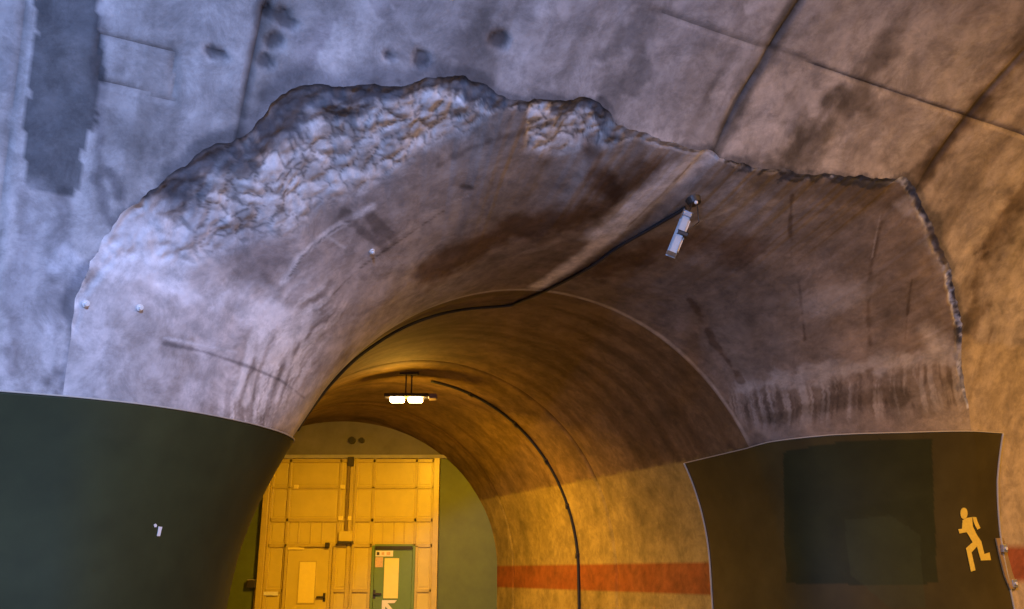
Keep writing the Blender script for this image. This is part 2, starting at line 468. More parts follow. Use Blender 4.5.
C = mix(C, [.48, .42, .35], .5 * reg([(900, 20), (990, 30), (960, 108), (880, 84)], nz=.6))
sline([(890, 40), (862, 85), (830, 125), (797, 160)], .30, [.45, .43, .40], nz=.5)
sline([(845, 90), (800, 140), (770, 168)], .16, [.6, .58, .55], nz=.4)
sline([(1040, 30), (975, 115), (920, 180)], .22, [.50, .46, .42], nz=.35)
sline([(985, 100), (950, 140), (925, 175)], .10, [.5, .46, .42])
sline([(806, -20), (765, 60), (716, 152)], .11, [.40, .40, .40], nz=.12)
sline([(640, 70), (610, 100), (600, 60), (650, 20)], .14, [.6, .6, .6], nz=.5)
sline([(262, -5), (250, 70), (240, 142)], .06, [.62, .62, .64], nz=.08)
sline([(98, 0), (100, 100), (98, 180), (110, 225)], .05, [.6, .6, .62], nz=.12)
sline([(110, 170), (122, 200)], .05, [.55, .55, .57], nz=.12)
sline([(20, 195), (22, 240), (16, 300), (14, 370)], .07, [.62, .6, .6], nz=.25)
sline([(62, 195), (60, 250), (55, 320), (56, 395)], .08, [.55, .54, .55], nz=.3)
sline([(60, 268), (95, 273), (125, 276)], .07, [.6, .6, .62], nz=.2)
lline([(30, 200), (42, 250), (40, 330)], .22, [.52, .50, .50], .4, .4)
lline([(68, 262), (120, 285), (170, 292)], .12, [.66, .65, .66], .6, .3)
lline([(100, 240), (130, 250)], .1, [.68, .68, .69], .6, .3)
sline([(970, 330), (985, 250), (1024, 190)], .22, [.6, .55, .5], nz=.6)
sline([(992, 330), (980, 370), (968, 405)], .06, [.6, .55, .5])
sline([(975, 255), (985, 248)], .05, [.45, .42, .4]); sline([(978, 262), (988, 254)], .04, [.45, .42, .4])
C = mul(C, [.45, .45, .45], np.clip(gro + gro_g * .8 + gro_l * .6, 0, 1))
C = mul(C, [.38, .38, .40], pit)
# dark crust just outside the broken edge, on its upper left run
ed = np.full(len(sw), 9.0)
nn = (sw[:, 0] > edge[:, 0].min() - 1) & (sw[:, 0] < edge[:, 0].max() + 1)
dl = resample(edge, 420); dl = dl[dl[:, 1] > 1.5]
idx = np.where(nn)[0]
bestk = np.zeros(len(idx), int); best = np.full(len(idx), 9.0)
for j, q in enumerate(dl):
    d = np.hypot(sw[idx, 0] - q[0], sw[idx, 1] - q[1]); b_ = d < best; best[b_] = d[b_]; bestk[b_] = j
ed[idx] = best
pos = np.zeros(len(sw)); pos[idx] = dl[bestk, 0]
crust_w = np.interp(pos, [.9, 1.2, 1.7, 2.2, 3.0, 3.6, 4.2, 5.0, 8.6, 9.2], [.06, .16, .20, .20, .10, .08, .06, .03, .03, .10])
C = mul(C, [.46, .48, .52], .9 * (1 - smooth(ed + (n2 - .5) * .25, crust_w * .5, crust_w * 1.3)) * (ed < 5))
# cream paint and red stripe low on the wall beyond the panel
paint_hi = 4.05
zz = P0[:, 2]
far = smooth(sw[:, 0], 9.0, 9.2)
creamf = far * (1 - smooth(zz + (n2 - .5) * .15, 4.6, 4.7))
C = mix(C, np.array([.44, .34, .20]), .75 * creamf * (0.65 + .5 * n2))
red = far * ((zz > 1.50) & (zz < 1.93))
C = mix(C, [.26, .055, .02], red * .92)

MAIN = empty('wall_front', main_pt(np.array(4.0), np.array(-MH)), kind='structure', label='curved concrete lining of the road tunnel around the gallery mouth')
inv = -np.array(MAIN.location)
# every cast bay between two joints is a piece of its own
cs = S_; bays = RING
fcent = sw[MF].mean(1)
cell = np.searchsorted(bays, fcent[:, 0]) * 2 + ((fcent[:, 1] > W_GEN) & (fcent[:, 0] > 4.6) & (fcent[:, 0] < 13.6)).astype(int)
inpatch = in_poly(fcent, PATCH)
cell[inpatch] = 999
for cidx in np.unique(cell):
    Fq = MF[cell == cidx]; u_, iv = np.unique(Fq.ravel(), return_inverse=True)
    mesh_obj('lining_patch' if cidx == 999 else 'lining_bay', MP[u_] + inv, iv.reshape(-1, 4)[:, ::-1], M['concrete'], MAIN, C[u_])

# the rest of the road tunnel: opposite side, floor
t_ = np.linspace(math.pi / 2, math.pi, 40); sB = np.linspace(-22, 40, 63)
back = []
for t in t_: back.append(main_pt(sB, np.full(63, t * MR)))
back.append(np.stack([sB[:, None] * MA + (MD - 2 * MR) * MN + np.array([0, 0, 0.0])])[0])
mesh_obj('wall_back', np.array(back).reshape(-1, 3), grid_faces(41, 63, True), M['plain'], kind='structure', label='opposite half of the road tunnel vault')
fl = [sB[0] * MA + (MD + 0.1) * MN, sB[-1] * MA + (MD + 0.1) * MN, sB[-1] * MA + (MD - 2 * MR - .1) * MN, sB[0] * MA + (MD - 2 * MR - .1) * MN]
fl2 = [gal_pt(np.array(a_), np.array(n_), np.array(0.0)) for a_, n_ in ((4, 5.6), (4, -5.6), (-15.4, -5.6), (-15.4, 6.6))]
mesh_obj('floor', np.array(fl + [p + np.array([0, 0, .005]) for p in fl2]), [(0, 1, 2, 3), (4, 5, 6, 7)], M['road'], smooth_sh=False, kind='structure')

# ------------------------------------------------------------------ flared mouth: colours and mesh
Pf = FLd
m1 = fbm(Pf * 0.7, 5, 61); m2 = fbm(Pf * 2.8, 4, 62); m3 = fbm(Pf * 9, 3, 63)
Cf = np.array([.32, .285, .255]) * (0.10 + .75 * m1 + .75 * m2 + .35 * m3)[:, None]
BV_fl = BVHTree.FromPolygons([tuple(p) for p in FLd], grid_faces(NU, NV).tolist())
GQ = np.linspace(-GH, math.pi * GR + GH, 200)
GAx = np.linspace(A_THROAT, 3.2, 330)
GP = np.array([sect(a_, GQ) for a_ in GAx])              # [a, q]
BV_ga = BVHTree.FromPolygons([tuple(p) for p in GP.reshape(-1, 3)], grid_faces(len(GAx), 200).tolist())
BV_ma = BVHTree.FromPolygons([tuple(p) for p in MP], MF.tolist())
def hit(px, trees=None):
    """first surface met by the sight line of a pixel: position and normal towards the eye"""
    best_ = None
    d = Vector(ray([px])[0]).normalized()
    for t in (trees or (BV_fl, BV_ga, BV_ma)):
        loc, nr, i_, ds = t.ray_cast(Vector(EYE), d)
        if loc is not None and (best_ is None or ds < best_[2]):
            best_ = (loc, nr if nr.dot(d) < 0 else -nr, ds)
    return (np.array(best_[0]), np.array(best_[1])) if best_ else (None, None)
def hits(pxs, trees=None):
    return np.array([q for q in (hit(p, trees)[0] for p in pxs) if q is not None])
def fline(px, width, k_=None, col=None, f=1.0, nz=.1, soft=.8):
    global Cf
    L = hits(px, (BV_fl,))
    if len(L) < 2: return
    if len(L) < len(px): print('missed', px[0], len(L), len(px))
    d = line_dist(Pf, L) + (m2 - .5) * nz + (m3 - .5) * nz * .5
    g_ = f * (1 - smooth(d, width * (1 - soft), width * 1.2))
    Cf = mul(Cf, k_, g_) if k_ is not None else mix(Cf, col, g_)
bl = (1 - smooth(dist_e + (m2 - .5) * .6, .05, 1.3)) * (1 - np.repeat(crease[:, 0], NV))
ml = base * (0.12 + 0.65 * fbm(Pf * .55, 5, 41) + 0.75 * fbm(Pf * 2.6, 4, 42) + 0.35 * fbm(Pf * 9, 3, 43))[:, None]
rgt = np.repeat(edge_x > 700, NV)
ml = np.where(rgt[:, None], ml * np.array([1.12, .98, .82]), ml)  # right side carries the same painted sodium warmth as the lining
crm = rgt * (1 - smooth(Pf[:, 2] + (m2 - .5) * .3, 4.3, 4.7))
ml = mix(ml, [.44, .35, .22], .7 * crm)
# general tone: ceiling shade put into the colour, paler left flank
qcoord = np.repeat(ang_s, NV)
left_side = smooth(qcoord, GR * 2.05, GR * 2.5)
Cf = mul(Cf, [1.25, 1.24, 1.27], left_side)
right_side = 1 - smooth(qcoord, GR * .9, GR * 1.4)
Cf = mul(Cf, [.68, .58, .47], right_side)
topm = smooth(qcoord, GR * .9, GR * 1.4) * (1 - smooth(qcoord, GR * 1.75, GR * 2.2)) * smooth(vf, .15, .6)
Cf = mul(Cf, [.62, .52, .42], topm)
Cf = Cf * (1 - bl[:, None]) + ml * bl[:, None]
# rough band: pale broken concrete with dark cracks and a dark crust at the edge
Cf = mix(Cf, np.array([.70, .70, .70]), rough * .92)
Cf = Cf * (1 - rough * .55 * (1 - smooth(lumps, .02, .10)))[:, None] * (1 - rough * .35 * (1 - smooth(fbm(Pf * 6, 3, 71), .35, .5)))[:, None]
crw = np.interp(np.repeat(edge_x, NV), [90, 130, 180, 230, 285, 330, 420, 480, 510, 560, 610, 640, 800, 840, 915, 940, 962], [.0, .18, .28, .30, .40, .26, .14, .16, .05, .12, .14, .04, .03, .06, .07, .12, .03])
crust = ek.repeat(NV) * (1 - smooth(dist_e + (m2 - .5) * .55 + (m3 - .5) * .35, crw * .8, crw * 1.6))
Cf = mix(Cf, np.array([.075, .08, .095]) , .94 * crust * (.55 + .9 * m3).clip(0, 1))
Cf = mul(Cf, [.35, .35, .36], lipk * (lipk > .2) * (1 - smooth(dist_e, .0, .035)))
fl_m = (1 - smooth(np.repeat(edge_x, NV), 150, 330)) * smooth(Pf[:, 2], 2.9, 3.3) * (1 - smooth(Pf[:, 2], 3.9, 4.8)) * (dist_e > .0)
Cf = mix(Cf, [.60, .57, .56], .55 * fl_m * smooth(m2 + .4 * (m3 - .5), .38, .62))
# lime band along the left foot of the break and above the panels
fline([(90, 265), (150, 282), (210, 300), (270, 318), (300, 335)], .22, col=[.76, .74, .74], f=.9, nz=.6)
fline([(120, 235), (150, 245), (170, 262)], .35, col=[.70, .70, .71], f=.8, nz=.7)
fline([(200, 225), (240, 240), (270, 255)], .35, k_=[.72, .72, .74], nz=.5)
stv = fbm(np.stack([dist_e * 15, Pf[:, 2] * 1.1, qcoord * .15], 1), 5, 77, .6)
L_ = hits([(300, 325), (285, 360), (262, 395), (250, 425)], (BV_fl,)); dm = 1 - smooth(line_dist(Pf, L_), .15, .75)
Cf = mul(Cf, [.60, .57, .55], dm * smooth(1 - stv, .54, .68))
Cf = mix(Cf, [.84, .82, .80], .9 * dm * smooth(stv, .47, .60))
for x_, y_, x2, y2 in ((268, 322, 246, 402), (284, 326, 262, 410), (296, 332, 276, 400), (256, 328, 236, 396), (306, 322, 294, 372)):
    fline([(x_, y_), ((x_ + x2) / 2 + 2, (y_ + y2) / 2), (x2, y2)], .055, col=[.84, .82, .80], f=.8, nz=.16)
fline([(255, 312), (280, 318), (305, 322)], .16, col=[.84, .82, .81], f=.8, nz=.35)
fline([(164, 343), (205, 352), (250, 367), (280, 380), (304, 398)], .022, k_=[.5, .49, .5], nz=.03)
fline([(166, 338), (200, 345), (236, 352)], .016, col=[.6, .58, .57], f=.7, nz=.02)
fline([(284, 282), (300, 255), (320, 238), (345, 222), (372, 207)], .05, col=[.72, .70, .69], f=.9, nz=.08)
fline([(290, 276), (304, 254), (324, 237), (350, 220)], .016, k_=[.45, .44, .44], nz=.02)
fline([(330, 290), (360, 262), (400, 235), (440, 208), (468, 196)], .022, col=[.5, .46, .43], f=.6, nz=.04)
fline([(334, 294), (364, 265), (404, 238), (444, 211)], .02, k_=[.5, .48, .46], nz=.03)
fline([(325, 235), (345, 248)], .018, col=[.58, .56, .54], f=.6, nz=.02)
fline([(345, 215), (385, 250), (370, 215), (395, 240)], .05, k_=[.6, .58, .57], nz=.15)
fline([(440, 165), (500, 138), (560, 120)], .05, k_=[.62, .6, .58], nz=.15)
fline([(400, 190), (480, 165), (560, 150)], .025, col=[.42, .39, .36], f=.4, nz=.05)
fline([(462, 186), (472, 188)], .05, k_=[.4, .38, .36], nz=.05)
# brown shade where the ceiling turns from the lamps, put into the colour
fline([(440, 268), (480, 245), (530, 226), (580, 215), (620, 196), (650, 172)], .45, k_=[.46, .34, .24], nz=.5)
fline([(600, 275), (650, 250), (700, 240), (740, 250)], .40, k_=[.66, .54, .44], nz=.6)
fline([(585, 140), (600, 180), (620, 200)], .16, k_=[.55, .45, .38], nz=.25)
fline([(515, 255), (545, 247), (560, 240)], .07, col=[.36, .30, .25], f=.6, nz=.15)
# pale lime run along the joint that carries the cable
fline([(706, 155), (680, 170), (654, 190), (626, 214), (602, 236)], .26, col=[.82, .79, .77], f=.97, nz=.26)
fline([(606, 236), (580, 258), (552, 278), (538, 286)], .15, col=[.74, .67, .60], f=.95, nz=.12)
fline([(690, 165), (650, 205), (628, 226)], .02, k_=[.6, .55, .5], nz=.03)
fline([(615, 125), (650, 140), (690, 152)], .10, col=[.46, .42, .38], f=.6, nz=.2)
fline([(735, 208), (720, 214), (700, 221), (688, 226)], .035, col=[.46, .42, .38], f=.8, nz=.06)
fline([(740, 170), (790, 190), (840, 190), (900, 200)], .25, k_=[.72, .68, .62], nz=.5)
# right flank
fline([(792, 195), (790, 230), (800, 290), (805, 340)], .025, k_=[.55, .5, .46], nz=.06)
fline([(882, 222), (872, 262), (868, 300), (870, 345)], .05, k_=[.55, .5, .45], nz=.1)
fline([(880, 215), (875, 240), (872, 258)], .016, col=[.45, .38, .31], f=.6, nz=.02)
fline([(912, 280), (908, 310), (905, 340)], .02, k_=[.6, .55, .5], nz=.04)
fline([(905, 205), (930, 235), (945, 270)], .14, col=[.46, .40, .34], f=.6, nz=.35)
fline([(918, 205), (936, 240), (950, 275), (956, 310), (957, 340)], .06, k_=[.38, .34, .30], nz=.12)
fline([(925, 330), (940, 345)], .22, col=[.50, .44, .37], f=.6, nz=.3)
fline([(820, 300), (850, 295)], .35, col=[.40, .35, .30], f=.5, nz=.5)
fline([(745, 388), (790, 378), (850, 366), (910, 360), (950, 358)], .17, col=[.46, .41, .35], f=.55, nz=.5)
L_ = hits([(745, 405), (800, 400), (860, 395), (930, 388), (955, 385)], (BV_fl,)); dm = 1 - smooth(line_dist(Pf, L_), .12, .50)
Cf = mul(Cf, [.42, .38, .35], .8 * dm * smooth(stv + .5 * (m2 - .5) + .2 * (m3 - .5), .50, .68))
Cf = mix(Cf, [.46, .41, .35], .45 * dm * smooth(1 - stv, .52, .66))
fline([(760, 420), (800, 410), (850, 400), (900, 395)], .12, k_=[.6, .57, .52], nz=.3)
fline([(690, 300), (715, 345), (740, 380)], .05, k_=[.6, .52, .45], nz=.2)
# smooth trowelled seam at the throat
tz = np.abs(dist_e - np.repeat(cl[:, 0], NV) * .985)
up = smooth(qcoord, GR * .45, GR * .6) * (1 - smooth(qcoord, GR * 2.7, GR * 2.9))
Cf = mix(Cf, [.50, .44, .36], .75 * up * (1 - smooth(tz + (m2 - .5) * .05, .01, .06)))
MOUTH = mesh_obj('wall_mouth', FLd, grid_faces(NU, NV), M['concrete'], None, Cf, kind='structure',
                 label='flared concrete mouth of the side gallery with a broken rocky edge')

# ------------------------------------------------------------------ side gallery
GALL = empty('wall_gallery', GO + GA * A_THROAT, kind='structure', label='arched side gallery with cream lower walls and a red stripe')
gi = -np.array(GALL.location)
gj = [A_THROAT, -7.42, -2.6, 3.2]
for a0, a1 in zip(gj[:-1], gj[1:]):
    na = max(8, int((a1 - a0) / .05)); ax = np.linspace(a0, a1, na); nq = 300
    Q = np.linspace(-GH, math.pi * GR + GH, nq)
    Pg = np.array([sect(a_, Q) for a_ in ax]).reshape(-1, 3)
    av = np.repeat(ax, nq); qv = np.tile(Q, na)
    g1 = fbm(Pg * .8, 4, 81); g2 = fbm(Pg * 3, 4, 82); g3 = fbm(Pg * 10, 2, 83)
    Cg = np.array([.15, .098, .05]) * (.15 + .8 * g1 + .7 * g2 + .2 * g3)[:, None]
    st = fbm(np.stack([av * 4, qv * .3, av * 0], 1), 4, 84)
    Cg = mul(Cg, [.7, .66, .6], smooth(st, .5, .7))
    z_ = Pg[:, 2]
    low = 1 - smooth(z_ + (g3 - .5) * .04, 3.33, 3.36)
    cream = np.array([.27, .205, .065]) * (.25 + .55 * g1 + .6 * g2 + .3 * st)[:, None]
    Cg = Cg * (1 - low[:, None]) + cream * low[:, None]
    rd = ((z_ > 1.25) & (z_ < 1.735)).astype(float)
    Cg = mix(Cg, [.22, .065, .012], rd * (.86 + .2 * g2).clip(0, 1))
    je = np.minimum(av - a0, a1 - av)
    gv = np.exp(-(je / .035)**2) * (av > A_THROAT + .5)
    Cg = mul(Cg, [.45, .42, .4], gv * (z_ > 3.3))
    nrm_in = np.stack([np.zeros_like(qv)] * 3, 1)
    ph = np.clip(qv / GR, 0, math.pi)
    nrm_in = -(np.cos(ph)[:, None] * GN + np.sin(ph)[:, None] * np.array([0, 0, 1.0]))
    dsp = -.03 * gv + (g1 - .5) * .03
    dsp[(av <= A_THROAT + 1e-6)] = 0
    mesh_obj('lining_ring', Pg + nrm_in * dsp[:, None] + gi, grid_faces(na, nq, True), M['concrete'], GALL, Cg)

# ------------------------------------------------------------------ end wall with gate
YE = 23.0
def ep(px, py, y=YE):
    d = ray([(px, py)])[0]; t = y / d[1]
    return np.array([d[0] * t, y, EYE[2] + d[2] * t])
END = empty('wall_end', ep(350, 600)[0] * np.array([1, 0, 0]) + np.array([0, YE, 0]), kind='structure', label='concrete end wall of the gallery holding the gate')
eo = Vector(END.location)
x0, x1 = ep(268.5, 515)[0], ep(434.5, 515)[0]
ztop = ep(350, 458)[2]
def wbox(name, xa, xb, za, zb, ya, yb, m, parent, bevel=0.0, **pr):
    off = Vector(parent.location) if parent.type == 'EMPTY' else Vector((0, 0, 0))
    return box_obj(name, Vector(((xa + xb) / 2, (ya + yb) / 2, (za + zb) / 2)) - off, (abs(xb - xa), abs(yb - ya), abs(zb - za)), m, parent, None, bevel, **pr)
M['tymp'] = mat('grey_end_wall_concrete', (.17, .165, .18), .85, noise=.25, nscale=2)
wbox('tympanum', x0 - 4, x1 + 4, ztop, 7.0, YE, YE + .5, M['tymp'], END)
M['endgreen'] = mat('green_end_wall_paint', (.085, .12, .02), 0.55, noise=.25, nscale=1.5)
wbox('green_wall_field', x0 - 4.5, x0 - .10, -.1, ztop, YE - .02, YE + .5, M['endgreen'], END)
wbox('green_wall_field', x1 + .10, x1 + 3.5, -.1, ztop, YE - .02, YE + .5, M['endgreen'], END)
wbox('lintel', x0 - .35, x1 + .35, ztop - .02, ztop + .07, YE - .10, YE + .02, M['plain'], END)
# two pipe stubs above the gate
for px, r in ((352.6, .088), (362.3, .066)):
    c = ep(px, 440.7); t = empty('pipe_stub', c, label='large dark pipe stub through the wall above the gate' if r > .08 else 'small dark pipe stub through the wall above the gate', category='pipe', group='pipe stubs above the gate')
    bm = bmesh.new(); disc_bm(bm, (0, -.06, 0), (0, -1, 0), r, .16, 20); o_ = bm_obj('pipe_wall', bm, M['dark'], t)
    bm = bmesh.new(); disc_bm(bm, (0, -.142, 0), (0, -1, 0), r * .8, .012, 20); bm_obj('pipe_bore', bm, M['black'], t)

GATE = empty('gate', (x0, YE - .05, 0), label='tall cream steel gate with ribbed panels closing the gallery', category='gate')
YG = YE - .05
def gx(cx_): return ep(230 + cx_ / 2.912, 515)[0]
def gz(cy_): return ep(350, 400 + cy_ / 2.912)[2]
cols_l = [118, 170, 310, 345]; cols_r = [362, 416, 541, 592]
rows = [170, 255, 350, 425]
wbox('back_sheet', x0 - .02, x1 + .02, 0, ztop - .03, YG, YG + .04, M['gate'], GATE)
for nm2, xa, xb in (('gate_post', x0 - .12, x0 + .03), ('gate_post', x1 - .03, x1 + .12)):
    wbox(nm2, xa, xb, 0, ztop - .02, YG - .16, YG + .02, M['gateframe'], GATE, .012)
def rib_v(cx_, ya, yb, w=.07, d=.05):
    wbox('rib', gx(cx_) - w / 2, gx(cx_) + w / 2, gz(yb) if yb < 700 else 0, gz(ya), YG - d, YG, M['gateframe'], GATE, .008)
def rib_h(cy_, xa, xb, w=.07, d=.05):
    wbox('crossbar', gx(xa), gx(xb), gz(cy_) - w / 2, gz(cy_) + w / 2, YG - d, YG, M['gateframe'], GATE, .008)
for cx_ in (120, 170, 416, 541, 590): rib_v(cx_, 172, 700 if cx_ in (120, 170, 590) else 425)
rib_v(318, 172, 425, .06); rib_v(352, 172, 700, .09, .06); rib_v(364, 172, 700, .06, .06)
rib_v(312, 425, 700); rib_v(415, 425, 700); rib_v(548, 425, 700)
for cy_ in (178, 256, 350, 424): rib_h(cy_, 120, 345, .06 if cy_ == 256 else .09); rib_h(cy_, 366, 592, .06 if cy_ == 256 else .09)
for xa, xb in ((120, 170), (314, 350), (368, 413), (550, 592)): rib_h(555, xa, xb, .08)
for cx_ in (205, 240, 272): rib_v(cx_, 352, 422, .035, .03)
for cx_ in (448, 480, 510): rib_v(cx_, 352, 422, .035, .03)
# raised sheets between the ribs
for ca, cb in ((124, 167), (174, 314), (322, 347), (368, 412), (420, 537), (545, 588)):
    for ra, rb in ((184, 250), (262, 344), (356, 418)):
        wbox('panel', gx(ca) + .04, gx(cb) - .04, gz(rb) + .03, gz(ra) - .03, YG - .015, YG, M['gate'], GATE, .006)
for ca, cb in ((124, 167), (318, 350), (368, 411), (552, 588)):
    wbox('panel', gx(ca) + .04, gx(cb) - .04, gz(548) + .03, gz(430) - .03, YG - .015, YG, M['gate'], GATE, .006)
    wbox('panel', gx(ca) + .04, gx(cb) - .04, .1, gz(562) - .03, YG - .015, YG, M['gate'], GATE, .006)
# locking rail in the middle
M['railm'] = mat('bronze_rail_paint', (.22, .16, .05), .4)
rail = wbox('lock_rail', gx(343) - .025, gx(343) + .025, gz(390), gz(195), YG - .13, YG - .07, M['railm'], GATE)
wbox('rail_bracket', gx(339), gx(356), gz(195), gz(168), YG - .15, YG - .05, M['dark'], GATE, .01)
wbox('lock_box', gx(324), gx(364), gz(413), gz(383), YG - .20, YG - .05, M['gate'], GATE, .015)
wbox('lock_box_sill', gx(322), gx(366), gz(419), gz(412), YG - .21, YG - .05, M['dark'], GATE)
for cx_, cy_ in ((325, 345), (349, 345), (326, 254), (190, 254)):
    wbox('glint_plate', gx(cx_) - .06, gx(cx_) + .06, gz(cy_) - .05, gz(cy_) + .05, YG - .085, YG - .05, M['pane'], GATE, .01)  # pale plates standing in for lamp glints on the gate
wbox('label_strip', gx(119), gx(159), gz(569), gz(558), YG - .07, YG - .05, M['white'], GATE)

def wicket(ca, cb, ct, wa, wb, wt, wbm, mdoor, lev, label):
    d = wbox('wicket_door', gx(ca) + .04, gx(cb) - .04, .02, gz(ct) - .05, YG - .085, YG - .052, mdoor, GATE, .006, label=label)
    fm = M['gateframe'] if mdoor is M['gate'] else M['doorgreen']
    for xa, xb in ((gx(ca) - .03, gx(ca) + .035), (gx(cb) - .035, gx(cb) + .03)):
        dbox('door_frame', xa, xb, 0, gz(ct), YG - .11, YG - .05, fm, d, .006)
    dbox('door_head', gx(ca) + .035, gx(cb) - .035, gz(ct) - .045, gz(ct) + .03, YG - .11, YG - .05, fm, d, .006)
    dbox('window_frame', gx(wa) - .03, gx(wb) + .03, gz(wbm) - .03, gz(wt) + .03, YG - .10, YG - .085, fm, d, .004)
    dbox('window_pane', gx(wa), gx(wb), gz(wbm), gz(wt), YG - .106, YG - .095, M['pane'], d)
    x_, z_, sg = gx(lev[0]), gz(lev[1]), lev[2]
    dbox('handle_plate', x_ - .03, x_ + .03, z_ - .11, z_ + .09, YG - .10, YG - .085, M['dark'], d)
    dbox('handle_lever', x_ - (.18 if sg < 0 else .02), x_ + (.02 if sg < 0 else .18), z_ - .025, z_ + .02, YG - .16, YG - .12, M['dark'], d, .008)
    dbox('lever_stem', x_ - .02, x_ + .02, z_ - .022, z_ + .018, YG - .14, YG - .09, M['dark'], d)
    return d
def dbox(name, xa, xb, za, zb, ya, yb, m, parent, bevel=0.0, **pr):
    off = Vector(GATE.location)
    return box_obj(name, Vector(((xa + xb) / 2, (ya + yb) / 2, (za + zb) / 2)) - off, (abs(xb - xa), abs(yb - ya), abs(zb - za)), m, parent, None, bevel, **pr)
D1 = wicket(176, 303, 426, 217, 262, 472, 590, M['gate'], (291, 573, -1), 'cream door with a tall pale window')
dbox('door_closer', gx(287), gx(299), gz(431), gz(416), YG - .19, YG - .10, M['dark'], D1, .008)
dbox('closer_arm', gx(215), gx(290), gz(428), gz(424), YG - .16, YG - .13, M['gateframe'], D1)
dbox('head_strip', gx(180), gx(226), gz(436), gz(430), YG - .13, YG - .10, M['pane'], D1)
D2 = wicket(424, 541, 424, 458, 499, 461, 577, M['doorgreen'], (432, 564, 1), 'green door with a white arrow and notices')
dbox('head_gap', gx(430), gx(536), gz(436), gz(426), YG - .125, YG - .09, M['black'], D2)
dbox('notice', gx(431), gx(481), gz(456), gz(439), YG - .095, YG - .085, M['white'], D2, label='white strip with dark symbols')
for i, cx_ in enumerate((438, 452, 466)):
    dbox('printed_symbol', gx(cx_) - .03, gx(cx_) + (.035 if i < 2 else .06), gz(452), gz(443), YG - .098, YG - .094, M['notice'] if i else M['dark'], D2)
dbox('notice', gx(431), gx(453), gz(487), gz(458), YG - .095, YG - .085, M['notice'], D2, label='orange brown printed notice')
# white arrow pointing up and to the left
def flat_poly(name, pts, y, th, m, parent):
    bm = bmesh.new(); off = GATE.location
    vs = [bm.verts.new((x - off.x, y - off.y, z - off.z)) for x, z in pts]
    f_ = bm.faces.new(vs); r = bmesh.ops.extrude_face_region(bm, geom=[f_])
    for v in r['geom']:
        if isinstance(v, bmesh.types.BMVert): v.co.y -= th
    bmesh.ops.triangulate(bm, faces=bm.faces[:])
    return bm_obj(name, bm, m, parent)
ar = [(455, 582), (497, 582), (490, 591), (471, 591), (500, 625), (491, 632), (465, 600), (464, 616), (455, 622)]
flat_poly('arrow', [(gx(a), gz(b)) for a, b in ar], YG - .108, .006, M['white'], D2)

# small box with a conduit on the end wall
c = ep(252, 584, YE - .1)
SB = empty('switch_box', (c[0], YE - .03, 0), label='small dark switch box on a thin conduit beside the gate', category='switch box')
wbox('box_body', c[0] - .11, c[0] + .11, c[2] - .09, c[2] + .09, YE - .18, YE - .03, M['dark'], SB, .012)
wbox('box_lid', c[0] - .10, c[0] + .10, c[2] + .09, c[2] + .105, YE - .19, YE - .03, M['steel'], SB)
Vt, Ft = tube([(c[0] + .08 - SB.location.x, -.04, .0), (c[0] + .08 - SB.location.x, -.04, c[2] - .08)], .022); mesh_obj('conduit', Vt, Ft, M['gateframe'], SB)

# ------------------------------------------------------------------ green panels that follow the wall
def slice_flare(side, z):
    """points of the mouth surface at height z: one per column v, left or right flank"""
    out = np.zeros((NV, 3)); half = NU // 2
    sl = slice(0, half) if side < 0 else slice(NU - 1, half, -1)
    for j in range(NV):
        col_ = FL[sl, j]; zc = np.maximum.accumulate(col_[:, 2] + np.arange(len(col_)) * 1e-7)
        out[j] = [np.interp(z, zc, col_[:, q]) for q in range(3)]
    return out
def edge_s(side, z):
    half = NU // 2
    sl = slice(0, half) if side < 0 else slice(NU - 1, half, -1)
    return np.interp(z, np.maximum.accumulate(E3[sl, 2] + np.arange(half if side < 0 else NU - 1 - half) * 1e-7), edge[sl, 0])
def main_w(z):
    return z - MH if z < MH else MR * math.asin((z - MH) / MR)
def wall_path(side, z, s_end, a_end, step=1):
    se = edge_s(side, z)
    s_ = np.linspace(s_end, se, 40)
    pm = main_pt(s_, np.full(40, main_w(z)))
    pf = slice_flare(side, z)[::step]
    an = np.linspace(A_THROAT, a_end, 24)
    n_ = GR if z < GH else math.sqrt(max(GR**2 - (z - GH)**2, 0))
    pg = gal_pt(an, np.full(24, float(lean(np.array(side * n_), np.array(z)))), np.full(24, z))
    return np.vstack([pm[:-1], pf[:-1], pg])
def sheet(P, thick, lift):
    """grid of wall points [rows, cols] -> a closed thin sheet standing lift off the wall"""
    N = np.cross(np.gradient(P, axis=0), np.gradient(P, axis=1)); N /= np.linalg.norm(N, axis=2)[..., None] + 1e-9
    N *= np.sign(np.sum(N * (np.array([0, 0, 1.6]) + GA * 1.0 + MA * 3 - P), 2))[..., None]
    # keep the normals consistent with the average of their neighbours
    A_ = P + N * lift; B_ = P + N * (lift + thick)
    nr, nc = P.shape[:2]; V = np.vstack([B_.reshape(-1, 3), A_.reshape(-1, 3)]); o = nr * nc
    Fc = grid_faces(nr, nc).tolist()
    Fc += [[a_ + o for a_ in reversed(f_)] for f_ in grid_faces(nr, nc).tolist()]
    I = np.arange(o).reshape(nr, nc)
    ring_ = list(I[0, :]) + list(I[1:, -1]) + list(I[-1, -2::-1]) + list(I[-2:0:-1, 0])
    for a_, b_ in zip(ring_, ring_[1:] + ring_[:1]): Fc.append([b_, a_, a_ + o, b_ + o])
    return V, np.array(Fc), B_, N
